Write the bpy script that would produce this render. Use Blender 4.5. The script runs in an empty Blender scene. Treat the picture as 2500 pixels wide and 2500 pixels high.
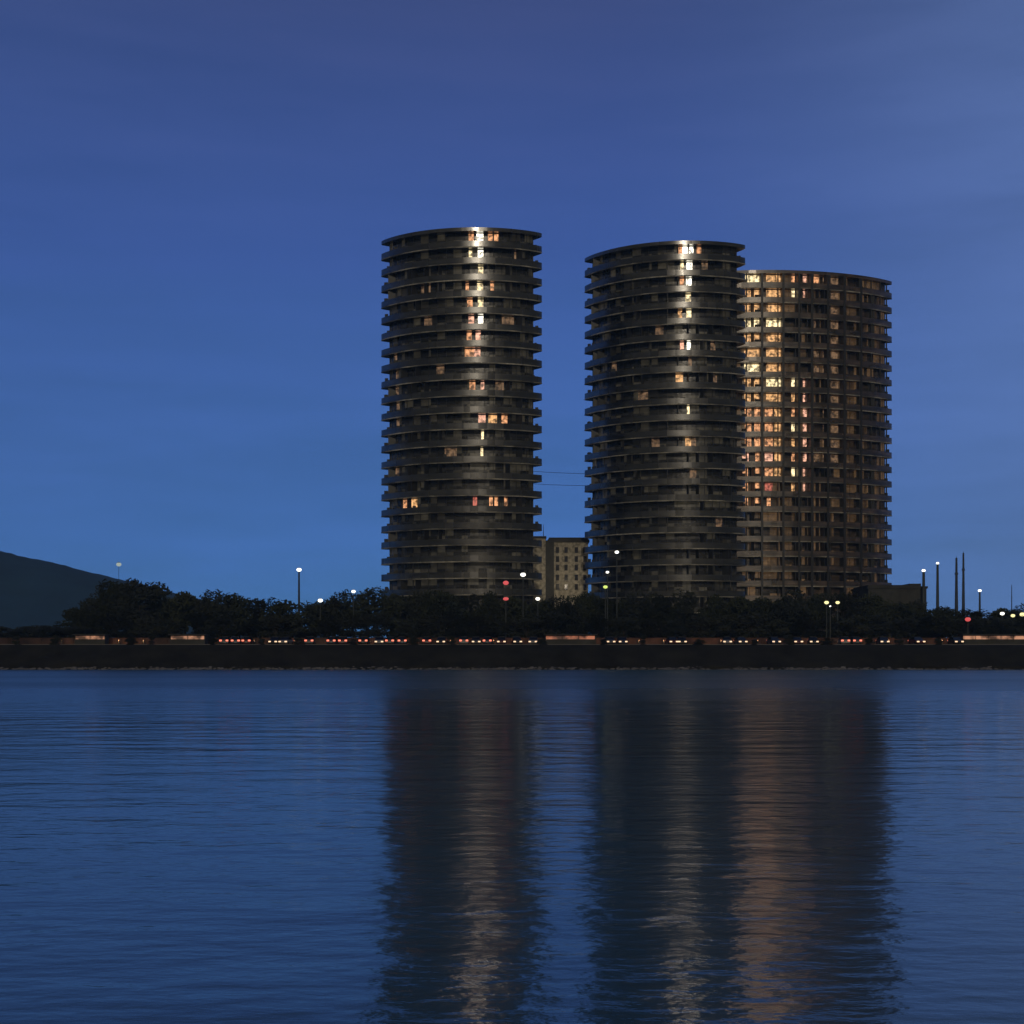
import bpy, math, random
from mathutils import Vector
R = math.radians
F = 3434.0; HC = 2.55; HY = 1600.0       # focal length in photo pixels, eye height, horizon row
scene = bpy.context.scene
col = scene.collection
def P(px, py, D): return Vector(((px-1250)*D/F, D, HC+(HY-py)*D/F))
def X(px, D): return (px-1250)*D/F
def Z(py, D): return HC+(HY-py)*D/F

# ---------------------------------------------------------------- materials
def lin(r, g, b):
    f = lambda c: (c/255/12.92) if c/255 <= .04045 else ((c/255+.055)/1.055)**2.4
    return (f(r), f(g), f(b), 1)
def mat(name, rgb, rough=.8, metal=0, noise=None, spec=.5, bump=0):
    m = bpy.data.materials.new(name); m.use_nodes = True
    nt = m.node_tree; b = nt.nodes['Principled BSDF']
    b.inputs['Base Color'].default_value = (*rgb, 1)
    b.inputs['Roughness'].default_value = rough
    b.inputs['Metallic'].default_value = metal
    b.inputs['Specular IOR Level'].default_value = spec
    if noise:
        sc, amt = noise
        tc = nt.nodes.new('ShaderNodeTexCoord'); n = nt.nodes.new('ShaderNodeTexNoise')
        n.inputs['Scale'].default_value = sc; n.inputs['Detail'].default_value = 6
        nt.links.new(tc.outputs['Object'], n.inputs['Vector'])
        mr = nt.nodes.new('ShaderNodeMapRange')
        mr.inputs[1].default_value = .3; mr.inputs[2].default_value = .7
        mr.inputs[3].default_value = 1-amt; mr.inputs[4].default_value = 1+amt
        nt.links.new(n.outputs[0], mr.inputs[0])
        mx = nt.nodes.new('ShaderNodeVectorMath'); mx.operation = 'SCALE'
        mx.inputs[0].default_value = rgb
        nt.links.new(mr.outputs[0], mx.inputs['Scale']); nt.links.new(mx.outputs[0], b.inputs['Base Color'])
        if bump:
            bp = nt.nodes.new('ShaderNodeBump'); bp.inputs['Strength'].default_value = bump
            bp.inputs['Distance'].default_value = .3
            nt.links.new(n.outputs[0], bp.inputs['Height']); nt.links.new(bp.outputs[0], b.inputs['Normal'])
    return m
def emat(name, rgb, s, base=(.05, .05, .05)):
    m = mat(name, base, .4)
    b = m.node_tree.nodes['Principled BSDF']
    b.inputs['Emission Color'].default_value = (*rgb, 1); b.inputs['Emission Strength'].default_value = s
    return m
def winmat(name, rgb, s, sc=1.3):
    """a lit room seen through glass: the brightness wanders as curtains and furniture would make it"""
    m = emat(name, rgb, s); nt = m.node_tree; b = nt.nodes['Principled BSDF']
    tc = nt.nodes.new('ShaderNodeTexCoord'); n = nt.nodes.new('ShaderNodeTexNoise')
    n.inputs['Scale'].default_value = sc; n.inputs['Detail'].default_value = 3
    nt.links.new(tc.outputs['Object'], n.inputs['Vector'])
    mr = nt.nodes.new('ShaderNodeMapRange'); mr.inputs[1].default_value = .38; mr.inputs[2].default_value = .62
    mr.inputs[3].default_value = .12*s; mr.inputs[4].default_value = 1.2*s
    nt.links.new(n.outputs[0], mr.inputs[0]); nt.links.new(mr.outputs[0], b.inputs['Emission Strength'])
    return m
def panelmat(name, rgb, rough, metal, spec=.5, glow=None, bumpd=.02, ior=1.5):
    """facade cladding: stained, with a roughness and flatness that differ from panel to panel"""
    m = bpy.data.materials.new(name); m.use_nodes = True
    nt = m.node_tree; b = nt.nodes['Principled BSDF']; L = nt.links.new
    tc = nt.nodes.new('ShaderNodeTexCoord')
    gp = nt.nodes.new('ShaderNodeNewGeometry')
    mp = nt.nodes.new('ShaderNodeMapping'); mp.inputs['Scale'].default_value = (.55, .55, .28)
    L(gp.outputs['Position'], mp.inputs['Vector'])
    v = nt.nodes.new('ShaderNodeTexWhiteNoise')
    sn = nt.nodes.new('ShaderNodeVectorMath'); sn.operation = 'FLOOR'
    L(mp.outputs[0], sn.inputs[0]); L(sn.outputs[0], v.inputs['Vector'])
    n = nt.nodes.new('ShaderNodeTexNoise'); n.inputs['Scale'].default_value = .8; n.inputs['Detail'].default_value = 8
    n.inputs['Roughness'].default_value = .7
    L(gp.outputs['Position'], n.inputs['Vector'])
    mr = nt.nodes.new('ShaderNodeMapRange'); mr.inputs[1].default_value = .25; mr.inputs[2].default_value = .75
    mr.inputs[3].default_value = .35; mr.inputs[4].default_value = 1.7
    L(n.outputs[0], mr.inputs[0])
    mx = nt.nodes.new('ShaderNodeVectorMath'); mx.operation = 'SCALE'; mx.inputs[0].default_value = rgb
    # long level weathering streaks
    m3 = nt.nodes.new('ShaderNodeMapping'); m3.inputs['Scale'].default_value = (.16, .16, 1.1)
    L(gp.outputs['Position'], m3.inputs['Vector'])
    n3 = nt.nodes.new('ShaderNodeTexNoise'); n3.inputs['Scale'].default_value = 1.2; n3.inputs['Detail'].default_value = 5
    L(m3.outputs[0], n3.inputs['Vector'])
    s3 = nt.nodes.new('ShaderNodeMapRange'); s3.inputs[1].default_value = .38; s3.inputs[2].default_value = .68
    s3.inputs[3].default_value = .35; s3.inputs[4].default_value = 2.6; L(n3.outputs[0], s3.inputs[0])
    mu = nt.nodes.new('ShaderNodeMath'); mu.operation = 'MULTIPLY'; L(mr.outputs[0], mu.inputs[0]); L(s3.outputs[0], mu.inputs[1])
    L(mu.outputs[0], mx.inputs['Scale']); L(mx.outputs[0], b.inputs['Base Color'])
    r2 = nt.nodes.new('ShaderNodeMapRange'); r2.inputs[3].default_value = rough*.75; r2.inputs[4].default_value = rough*1.35
    L(v.outputs['Value'], r2.inputs[0]); L(r2.outputs[0], b.inputs['Roughness'])
    b.inputs['Metallic'].default_value = metal; b.inputs['Specular IOR Level'].default_value = spec; b.inputs['IOR'].default_value = ior
    n2 = nt.nodes.new('ShaderNodeTexNoise'); n2.inputs['Scale'].default_value = 1.6; n2.inputs['Detail'].default_value = 4
    L(gp.outputs['Position'], n2.inputs['Vector'])
    bp = nt.nodes.new('ShaderNodeBump'); bp.inputs['Strength'].default_value = 1; bp.inputs['Distance'].default_value = bumpd
    L(n2.outputs[0], bp.inputs['Height']); L(bp.outputs[0], b.inputs['Normal'])
    if glow:
        ge, gs, th = glow
        b.inputs['Emission Color'].default_value = (*ge, 1)
        g = nt.nodes.new('ShaderNodeMapRange'); g.inputs[1].default_value = th; g.inputs[2].default_value = 1
        g.inputs[3].default_value = 0; g.inputs[4].default_value = gs
        L(v.outputs['Value'], g.inputs[0])
        g2 = nt.nodes.new('ShaderNodeMath'); g2.operation = 'MULTIPLY'
        L(g.outputs[0], g2.inputs[0]); L(mr.outputs[0], g2.inputs[1]); L(g2.outputs[0], b.inputs['Emission Strength'])
    return m

M = {}
M['clad'] = panelmat('dark_cladding', (.015, .0148, .0115), .225, 0, 1.0, ior=1.62, bumpd=.005)
M['clad_bronze'] = panelmat('bronze_cladding', (.05, .032, .019), .33, .15, 1.0, ior=1.6, bumpd=.01)
M['glazing'] = panelmat('curtain_glass', (.02, .02, .018), .25, 0, .6, glow=((.75, .62, .38), .032, .62))
M['glazing_warm'] = panelmat('warm_curtain_glass', (.045, .032, .02), .35, 0, .6, glow=((.8, .45, .2), .09, .45))
M['slab_edge'] = panelmat('slab_edge', (.17, .16, .125), .5, 0, .5)
M['mullion'] = mat('mullion_metal', (.03, .03, .028), .5)
M['concrete'] = mat('dark_concrete', (.05, .05, .043), .8, noise=(.6, .3))
M['roofing'] = mat('roof_felt', (.05, .05, .045), .9, noise=(.3, .3))
M['w_white'] = winmat('window_white', (1, .93, .74), 3.2)
M['w_cream'] = winmat('window_cream', (1, .78, .42), 1.5)
M['w_orange'] = winmat('window_orange', (1, .45, .2), 0.9)
M['w_pink'] = winmat('window_pink', (1, .5, .33), 1.1)
M['w_amber'] = winmat('window_amber', (.95, .5, .2), 0.95)
M['w_dim'] = winmat('window_dim', (.8, .46, .24), .2)
M['w_red'] = winmat('window_red', (1, .25, .17), .5)
M['stucco'] = mat('ochre_stucco', (.33, .30, .23), .9, noise=(1.2, .6), bump=.3)
M['dark_glass'] = mat('dark_glass', (.008, .008, .01), .2)
M['foliage'] = mat('foliage', (.05, .058, .032), .9, noise=(.35, .45), spec=.1)
M['foliage2'] = mat('foliage_dark', (.04, .045, .03), .9, noise=(.35, .45), spec=.1)
M['bark'] = mat('bark', (.05, .04, .03), .9, noise=(3, .3))
M['pole'] = mat('pole_steel', (.05, .06, .055), .6)
M['lamp_white'] = emat('lamp_white', (1, .97, .86), 2.2)
M['lamp_faint'] = emat('lamp_faint', (.7, .82, .75), .45)
M['lamp_yellow'] = emat('lamp_yellow', (1, .9, .42), 1.2)
M['lamp_green'] = emat('lamp_lime', (.75, .9, .2), 1.0)
M['lamp_red'] = emat('lamp_red', (.9, .12, .12), .7)
M['tail'] = emat('tail_light', (1, .22, .13), 1.5)
M['head'] = emat('head_light', (1, .66, .4), 1.4)
M['tyre'] = mat('tyre', (.01, .01, .01), .9)
M['brick'] = mat('wall_brick', (.07, .038, .028), .9, noise=(.35, .8), bump=.4)
M['kiosk_r'] = winmat('kiosk_glow_red', (1, .33, .17), .32, .5)
M['kiosk_p'] = winmat('kiosk_glow_peach', (1, .47, .27), .42, .6)
M['asphalt'] = mat('asphalt', (.045, .045, .045), .9, noise=(1, .2))
M['paint'] = mat('road_paint', (.5, .5, .48), .8)
M['kerb'] = mat('kerb_stone', (.2, .19, .17), .9)
M['bank'] = mat('bank_soil', (.024, .022, .016), .95, noise=(.25, .4), bump=.6, spec=.1)
M['land'] = mat('ground_grass', (.04, .042, .028), .95, noise=(.1, .3), spec=.1)
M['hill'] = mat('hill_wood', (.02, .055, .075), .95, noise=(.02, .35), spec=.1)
M['cable'] = mat('cable', (.02, .02, .02), .6)

# ---------------------------------------------------------------- mesh helper
class MB:
    def __init__(s): s.v = []; s.f = []; s.mi = []; s.sm = []
    def add(s, vs, fs, mi=0, smooth=False):
        o = len(s.v); s.v += [tuple(v) for v in vs]
        for f in fs: s.f.append([i+o for i in f]); s.mi.append(mi); s.sm.append(smooth)
    def box(s, x0, x1, y0, y1, z0, z1, mi=0):
        s.add([(x0,y0,z0),(x1,y0,z0),(x1,y1,z0),(x0,y1,z0),(x0,y0,z1),(x1,y0,z1),(x1,y1,z1),(x0,y1,z1)],
              [(0,3,2,1),(4,5,6,7),(0,1,5,4),(1,2,6,5),(2,3,7,6),(3,0,4,7)], mi)
    def tube(s, p, q, r0, r1, n=8, mi=0, caps=True):
        p = Vector(p); q = Vector(q); d = (q-p).normalized()
        u = d.orthogonal().normalized(); w = d.cross(u)
        vs = []
        for c, r in ((p, r0), (q, r1)):
            for k in range(n):
                a = 2*math.pi*k/n; vs.append(c+u*(math.cos(a)*r)+w*(math.sin(a)*r))
        fs = [(k, (k+1) % n, n+(k+1) % n, n+k) for k in range(n)]
        s.add(vs, fs, mi, True)
        if caps: s.add(vs, [tuple(range(n-1, -1, -1)), tuple(range(n, 2*n))], mi)
    def ball(s, c, rx, ry, rz, n=12, m=7, mi=0):
        vs = [(c[0], c[1], c[2]-rz)]
        for j in range(1, m):
            t = math.pi*j/m
            for k in range(n):
                a = 2*math.pi*k/n
                vs.append((c[0]+rx*math.sin(t)*math.cos(a), c[1]+ry*math.sin(t)*math.sin(a), c[2]-rz*math.cos(t)))
        vs.append((c[0], c[1], c[2]+rz)); fs = []
        for k in range(n):
            fs.append((0, 1+(k+1) % n, 1+k))
            for j in range(m-2):
                a = 1+j*n; b = a+n
                fs.append((a+k, a+(k+1) % n, b+(k+1) % n, b+k))
            a = 1+(m-2)*n; fs.append((a+k, a+(k+1) % n, len(vs)-1))
        s.add(vs, fs, mi, True)
    def build(s, name, mats, parent=None, loc=None):
        me = bpy.data.meshes.new(name); me.from_pydata(s.v, [], s.f)
        if not isinstance(mats, (list, tuple)): mats = [mats]
        for m in mats: me.materials.append(m)
        for p, i, sm in zip(me.polygons, s.mi, s.sm): p.material_index = i; p.use_smooth = sm
        me.update()
        o = bpy.data.objects.new(name, me); col.objects.link(o)
        if parent: o.parent = parent
        if loc: o.location = loc
        return o
def tag(o, label=None, cat=None, group=None, kind=None):
    if label: o['label'] = label
    if cat: o['category'] = cat
    if group: o['group'] = group
    if kind: o['kind'] = kind
    return o
def empty(name, loc, rz=0):
    e = bpy.data.objects.new(name, None); col.objects.link(e); e.location = loc; e.rotation_euler = (0, 0, rz)
    e.empty_display_size = .5
    return e
def dup(o, loc, rz=0, sc=(1, 1, 1)):
    r = o.copy(); col.objects.link(r); r.location = loc; r.rotation_euler = (0, 0, rz); r.scale = sc
    for ch in list(o.children):
        c = ch.copy(); col.objects.link(c); c.parent = r
        for g in ch.children:
            d = g.copy(); col.objects.link(d); d.parent = c
    return r

# ---------------------------------------------------------------- towers
NS = 96
LE = 1.65                       # plan of a tower: a lens with softly rounded tips
def pt(t, a, b, inset=0.0):
    st = math.sin(t)
    return ((a-inset)*math.cos(t), (b-inset*.95)*math.copysign(abs(st)**LE, st))
def nr(t, a, b):
    st = max(1e-3, abs(math.sin(t)))
    dx, dy = -a*math.sin(t), b*LE*st**(LE-1)*math.cos(t)
    l = math.hypot(dx, dy); return dy/l, -dx/l
def ering(a, b, inset, n=NS):
    return [pt(2*math.pi*k/n, a, b, inset) for k in range(n)]
def revolve(mb, a, b, prof, mi=0, smooth=True, n=NS):
    rings = [ering(a, b, p[0], n) for p in prof]; m = len(prof)
    for i in range(m):
        j = (i+1) % m
        vs = [(x, y, prof[i][1]) for x, y in rings[i]]+[(x, y, prof[j][1]) for x, y in rings[j]]
        fs = [(k, (k+1) % n, n+(k+1) % n, n+k) for k in range(n)]
        mb.add(vs, fs, mi, smooth)
def disc(mb, a, b, inset, z, mi=0):
    r = ering(a, b, inset); mb.add([(x, y, z) for x, y in r], [tuple(range(NS))], mi)
INS = 2.0
def tower(label, cx, D, rot, a, b, zb, zt, nf, clad, glaz, seed, rooftop=True):
    rnd = random.Random(seed)
    root = empty('tower_block', (X(cx, D), D, zb), rot); tag(root, label, 'tower', 'oval apartment towers on the riverside')
    H = zt-zb; fh = (H-.55)/nf
    # one balcony ring is built and copied per storey
    bals = []
    for variant in range(4 if clad == 'clad' else 2):
      mb = MB()
      revolve(mb, a, b, [(0, -.22), (0, 1.25), (.14, 1.25), (.14, 0), (INS, 0), (INS, -.22)])
      revolve(mb, a, b, [(-.05, -.24), (-.05, .0), (-.003, .0), (-.003, -.24)], 2)
      # privacy screens between neighbouring flats (front and back, none at the tips)
      for s in range(NS):
          t = 2*math.pi*(s+.5)/NS
          if abs(math.sin(t)) < .45 or rnd.random() > .09: continue
          rin = ering(a, b, INS); rout = ering(a, b, .2)
          (x0, y0), (x1, y1) = rin[s], rout[s]
          dx, dy = y1-y0, x0-x1; l = math.hypot(dx, dy); dx *= .06/l; dy *= .06/l
          z0, z1 = .002, fh-.222
          mb.add([(x0-dx,y0-dy,z0),(x1-dx,y1-dy,z0),(x1+dx,y1+dy,z0),(x0+dx,y0+dy,z0),(x0-dx,y0-dy,z1),(x1-dx,y1-dy,z1),(x1+dx,y1+dy,z1),(x0+dx,y0+dy,z1)],
                 [(0,3,2,1),(4,5,6,7),(0,1,5,4),(1,2,6,5),(2,3,7,6),(3,0,4,7)], 1)
      if clad != 'clad':      # slim posts at every second bay of the bronze tower
          rout = ering(a, b, .25)
          for s in [k for k in range(0, NS, 3) if abs(math.cos(2*math.pi*k/NS)) < .93]:
              x, y = rout[s]; mb.box(x-.13, x+.13, y-.13, y+.13, 1.252, fh-.242, 1)
      # what people keep out there: planters, cabinets, folded parasols
      rc_ = ering(a, b, 1.1)
      for s in range(NS):
          if rnd.random() < .22:
              x, y = rc_[s]; w_, h_ = rnd.uniform(.2, .6), rnd.uniform(.9, 2.1); mb.box(x-w_, x+w_, y-.2, y+.2, .003, h_, 1)
      bals.append(mb.build('balcony', [M[clad], M['mullion'], M['slab_edge']], root))
    g = MB(); rg = ering(a, b, INS-.003)
    n2 = NS
    vs = [(x, y, 0) for x, y in rg]+[(x, y, fh) for x, y in rg]
    g.add(vs, [(k, (k+1) % n2, n2+(k+1) % n2, n2+k) for k in range(n2)], 0, False)
    ro = ering(a, b, INS-.12)
    for k in range(0, n2, 2):
        x, y = rg[k]; xo, yo = ro[k]; dx, dy = (yo-y)*.35, (x-xo)*.35
        g.add([(x-dx,y-dy,.003),(xo-dx,yo-dy,.003),(xo+dx,yo+dy,.003),(x+dx,y+dy,.003),
               (x-dx,y-dy,fh-.225),(xo-dx,yo-dy,fh-.225),(xo+dx,yo+dy,fh-.225),(x+dx,y+dy,fh-.225)],
              [(0,1,5,4),(1,2,6,5),(2,3,7,6)], 1)
    gl = g.build('glazing', [M[glaz], M['mullion']], root)
    for i in range(nf):
        z = i*fh
        if i < len(bals): o = bals[i]
        else: o = bals[rnd.randrange(len(bals))].copy(); col.objects.link(o); o.parent = root
        q = gl if i == 0 else gl.copy()
        if i: col.objects.link(q); q.parent = root
        q.location = (0, 0, z); o.location = (0, 0, z+.0)
    r = MB(); revolve(r, a, b, [(0, -.22), (0, .55), (.35, .55), (.35, .25), (3, .25), (3, -.22)])
    disc(r, a, b, 2.9, .26)
    r.build('roof', [M[clad]], root, (0, 0, nf*fh))
    f = MB(); disc(f, a, b, INS+.4, nf*fh-.1); f.build('top_floor_slab', M['concrete'], root)
    if rooftop:
        p = MB(); p.box(-5, 4, -2.5, 2.5, nf*fh+.262, nf*fh+1.2); p.build('plant_room', M['concrete'], root)
    info = dict(root=root, cx=cx, D=D, rot=rot, a=a, b=b, zb=zb, fh=fh, nf=nf)
    return info
def lit(T, px, py, key, w=1.5, name='window', frac=1.0, hgt=None):
    """a lit pane set in the glazing of the storey whose opening shows at photo row py, column px"""
    a, b, rot = T['a'], T['b'], T['rot']
    best = None
    rg = ering(a, b, INS-.05, 720)
    c, s = math.cos(rot), math.sin(rot)
    cx0 = X(T['cx'], T['D'])
    for k, (x, y) in enumerate(rg):
        wx, wy = cx0+c*x-s*y, T['D']+s*x+c*y
        t = 2*math.pi*k/720
        if math.sin(t) > -.02: continue      # the river side only
        d = abs(1250+wx*F/wy-px)
        if best is None or d < best[0]: best = (d, k, wx, wy, t)
    _, k, wx, wy, t = best
    z = Z(py, wy)-T['zb']
    i = int(z//T['fh']); i = max(0, min(T['nf']-1, i))
    arc = w/ math.hypot(a*math.sin(t), b*math.cos(t))
    n = 4; pts = []
    for j in range(n+1):
        tt = t-arc/2+arc*j/n
        pts.append((pt(tt, a, b, INS-.12), pt(tt, a, b, INS-.04)))
    z0 = i*T['fh']+.25; z1 = z0+(T['fh']-.62)*frac
    mb = MB(); vs = []
    for (o, q) in pts: vs += [(o[0], o[1], z0), (o[0], o[1], z1), (q[0], q[1], z0), (q[0], q[1], z1)]
    fs = []
    for j in range(n):
        A = 4*j; B = A+4
        fs += [(A, B, B+1, A+1), (A+1, B+1, B+3, A+3), (A, A+2, B+2, B)]
    fs += [(0, 1, 3, 2), (4*n, 4*n+2, 4*n+3, 4*n+1)]
    mb.add(vs, fs)
    return mb.build(name, M[key], T['root'])

GZ = 5.0
T1 = tower('tall dark oval tower standing alone at left with a white vertical gleam', 1125, 311, R(-9.6), 18.1, 7.2, GZ, Z(558, 304.5), 25, 'clad', 'glazing', 3)
T2 = tower('dark oval tower in the middle, overlapping the bronze tower to its right', 1620, 322, R(-17), 18.6, 8.3, GZ, Z(592, 314.5), 25, 'clad', 'glazing', 5)
T3 = tower('lower bronze oval tower at right with orange lit window columns', 1964, 352, R(11), 23.5, 5.6, GZ, Z(663, 347), 25, 'clad_bronze', 'glazing_warm', 9)

for px, py, k, w in [
    (1172,583,'w_white',1.6),(1151,585,'w_orange',1.2),(1197,585,'w_orange',1.1),(1211,590,'w_orange',1.0),
    (1173,625,'w_white',1.3),(1148,625,'w_cream',.8),(1174,668,'w_cream',1.2),(1172,706,'w_cream',1.4),(1141,708,'w_orange',.8),(1201,706,'w_orange',.8),
    (1173,745,'w_cream',1.3),(1147,765,'w_orange',1.3),(1174,783,'w_white',1.2),(1150,800,'w_pink',1.4),(1168,824,'w_pink',1.2),(1146,830,'w_orange',1.2),
    (1150,852,'w_orange',1.4),(1160,880,'w_pink',2.6),(1140,883,'w_orange',.9),
    (1153,968,'w_orange',1.4),(1178,968,'w_pink',.9),(1172,1010,'w_pink',.8),(1181,1010,'w_pink',.8),
    (1203,1035,'w_amber',2.0),(1232,1035,'w_orange',1.4),(1178,1055,'w_cream',.6),(1177,1092,'w_cream',.6),
    (990,1221,'w_orange',1.2),(1012,1224,'w_amber',1.6),(1160,1249,'w_red',1.0),(1198,1248,'w_orange',.8),(1211,1248,'w_orange',.8),(1235,1248,'w_orange',.8),
    (966,880,'w_dim',1.0),(970,905,'w_dim',.8),(970,960,'w_dim',1.0),(972,1020,'w_dim',.9),(972,1055,'w_dim',.9),(970,1140,'w_dim',1.2),
    (1045,775,'w_dim',2),(1075,905,'w_dim',2),(1220,940,'w_dim',2),(1100,1110,'w_dim',3),(1265,650,'w_dim',2),(1240,780,'w_dim',3),(1040,700,'w_dim',2.5)]:
    lit(T1, px, py, k, w)
for px, py, k, w in [
    (1672,618,'w_white',1.2),(1688,618,'w_white',1.0),(1660,622,'w_orange',1.2),(1706,632,'w_orange',1.1),
    (1683,668,'w_white',1.4),(1665,668,'w_cream',.8),(1720,668,'w_dim',1.5),(1682,708,'w_white',1.3),(1665,705,'w_orange',1.0),
    (1680,752,'w_cream',1.3),(1681,788,'w_cream',1.2),(1660,790,'w_amber',1.0),(1682,842,'w_white',.9),(1664,850,'w_pink',.9),(1740,845,'w_dim',1.2),
    (1684,900,'w_dim',.8),(1658,928,'w_amber',1.8),(1680,1000,'w_cream',.6),(1680,1105,'w_amber',1.4),(1694,1105,'w_dim',1.2),
    (1692,1155,'w_dim',1.6),(1600,1100,'w_dim',2),(1610,830,'w_dim',2),(1570,985,'w_dim',2.5),(1740,930,'w_dim',2),(1500,900,'w_dim',1.4),(1755,1275,'w_dim',1.6)]:
    lit(T2, px, py, k, w)
rr = random.Random(4)
row = 0
for i in range(17):
    py = 688+i*36.3
    A = 'w_amber' if i < 8 else 'w_orange'
    B = ['w_cream','w_amber','w_cream','w_amber','w_amber','w_cream','w_pink','w_cream','w_pink','w_orange','w_orange','w_orange','w_pink','w_orange','w_orange','w_orange','w_red'][i]
    if i < 16:
        if i < 9:
            lit(T3, 1834, py, 'w_amber' if i % 3 else 'w_cream', 4.0)
        else:
            lit(T3, 1826-(6 if i > 11 else 0), py, B, 1.7 if i < 13 else 1.3)
            lit(T3, 1848, py, A, 1.5 if i < 12 else 1.0)
        if i < 9: lit(T3, 1888, py, 'w_amber' if (i+1) % 4 else 'w_cream', 4.0)
        else: lit(T3, 1877, py, 'w_red' if i == 14 else (A if i % 3 else B), 2.1 if i < 15 else 1.0)
        if 9 <= i < 14: lit(T3, 1898, py, 'w_amber', 1.7)
    if i in (0,1,7,8,9,10,11,12,13,14): lit(T3, 1937, py, ['w_orange','w_cream','w_amber'][i % 3], 1.0)
    if i in (0,1,7,8,9,10,11,12,13,14): lit(T3, 1964, py, 'w_pink', 1.0)
    if i in (0,3,5,6,12): lit(T3, 1992, py, 'w_dim' if i else 'w_orange', 1.5)
    if i in (0,6,10,12): lit(T3, 2058, py, 'w_amber' if i in (0, 12) else 'w_dim', 1.6)
    if i < 13: lit(T3, 2028, py, 'w_dim', 4.5)
# full-height party walls that show as dark verticals on the bronze tower
def fin(T, px, y0):
    a, b, rot = T['a'], T['b'], T['rot']; c, s = math.cos(rot), math.sin(rot); best = None
    for k in range(720):
        t = 2*math.pi*k/720; x, y = pt(t, a, b)
        wx, wy = X(T['cx'], T['D'])+c*x-s*y, T['D']+s*x+c*y
        if math.sin(t) > -.02: continue
        d = abs(1250+wx*F/wy-px)
        if best is None or d < best[0]: best = (d, t, wy)
    t = best[1]; nx, ny = nr(t, a, b)
    x, y = pt(t, a, b)
    p0 = (x-nx*(INS-.02), y-ny*(INS-.02)); p1 = (x+nx*.12, y+ny*.12); dx, dy = -ny*.28, nx*.28
    z0 = max(0, Z(y0, best[2])-T['zb']); z1 = T['nf']*T['fh']-.23
    mb = MB(); mb.add([(p0[0]-dx,p0[1]-dy,z0),(p1[0]-dx,p1[1]-dy,z0),(p1[0]+dx,p1[1]+dy,z0),(p0[0]+dx,p0[1]+dy,z0),
                       (p0[0]-dx,p0[1]-dy,z1),(p1[0]-dx,p1[1]-dy,z1),(p1[0]+dx,p1[1]+dy,z1),(p0[0]+dx,p0[1]+dy,z1)],
                      [(0,3,2,1),(4,5,6,7),(0,1,5,4),(1,2,6,5),(2,3,7,6),(3,0,4,7)])
    mb.build('party_wall', M['mullion'], T['root'])
for px in (1861, 1913, 1951, 1983, 2022, 2062, 2102): fin(T3, px, 1530)

# ---------------------------------------------------------------- low buildings
def lowb():
    D = 345
    x0, x1 = X(1340, D), X(1436, D); zt = Z(1312, D)
    root = empty('apartment_building', ((x0+x1)/2, D, GZ)); tag(root, 'small ochre building with tiny dark windows, between left and middle towers', 'building')
    w = (x1-x0)/2; h = zt-GZ
    m = MB(); m.box(-w, w, 0, 14, 0, h-1.2); m.build('wall', M['stucco'], root)
    m = MB(); m.box(-w-.3, w+.3, -.3, 14.3, h-1.2, h-.5); m.box(-w, w, .2, 14, h-.5, h); m.build('roof', M['roofing'], root)
    for cxp in (1361, 1382, 1407, 1428):
        for cyp in (1343, 1365, 1386, 1410, 1433):
            x = X(cxp, D)-(x0+x1)/2; z = Z(cyp, D)-GZ
            f = MB()
            for b in ((x-.42,x+.42,z-.72,z-.64),(x-.42,x+.42,z+.64,z+.72),(x-.42,x-.34,z-.64,z+.64),(x+.34,x+.42,z-.64,z+.64)):
                f.box(b[0], b[1], -.06, -.002, b[2], b[3])
            fo = f.build('window', M['mullion'], root)
            p = MB(); p.box(x-.34, x+.34, -.03, -.003, z-.64, z+.64); p.build('pane', M['dark_glass'], fo)
    # stair wing left of it
    r2 = empty('stair_tower', (X(1318, 342), 342, GZ)); tag(r2, 'narrow flat-topped block tucked beside the left tower, thin mast on its corner', 'building')
    w = (X(1334, 342)-X(1296, 342))/2; h = Z(1306, 342)-GZ
    m = MB(); m.box(-w-.5, w-.5, 0, 12, 0, h-.8); m.build('wall', M['stucco'], r2)
    m = MB(); m.box(-w-.7, w-.3, -.2, 12.2, h-.8, h-.3); m.build('roof', M['roofing'], r2)
    m = MB(); m.tube((w-1.0, .6, h-.3), (w-1.0, .6, h+2.6), .09, .05); m.build('antenna', M['pole'], r2)
    m = MB(); m.box(w-.497, w+1.6, 1.5, 12, 0, h-1.2); m.build('shaft_wall', M['concrete'], r2)
lowb()
def lowr():
    D = 318; x0, x1 = X(2120, D), X(2262, D); zt = Z(1428, D)
    root = empty('warehouse', ((x0+x1)/2, D, GZ)); tag(root, 'low dark flat-roofed building at the foot of the bronze tower', 'building')
    w = (x1-x0)/2; h = zt-GZ
    m = MB(); m.box(-w, w, 0, 15, 0, h-.8); m.build('wall', M['concrete'], root)
    m = MB(); m.box(-w-.25, w+.25, -.25, 15.2, h-.8, h-.3); m.box(-w, w*.4, .2, 14, h-.3, h); m.box(w*.5, w*.9, 2, 9, h-.3, h+.4); m.build('roof', M['roofing'], root)
    for i in range(5):
        for j in range(3):
            x = -w+1.3+i*(2*w-2.6)/4; z = 2+j*3.3
            fo = MB(); fo.box(x-.75, x+.75, -.05, -.002, z-.75, z-.66); fo.box(x-.75, x+.75, -.05, -.002, z+.66, z+.75)
            fo.box(x-.75, x-.66, -.05, -.002, z-.66, z+.66); fo.box(x+.66, x+.75, -.05, -.002, z-.66, z+.66)
            fo = fo.build('window', M['mullion'], root)
            p = MB(); p.box(x-.66, x+.66, -.03, -.003, z-.66, z+.66); p.build('pane', M['dark_glass'], fo)
lowr()

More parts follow.
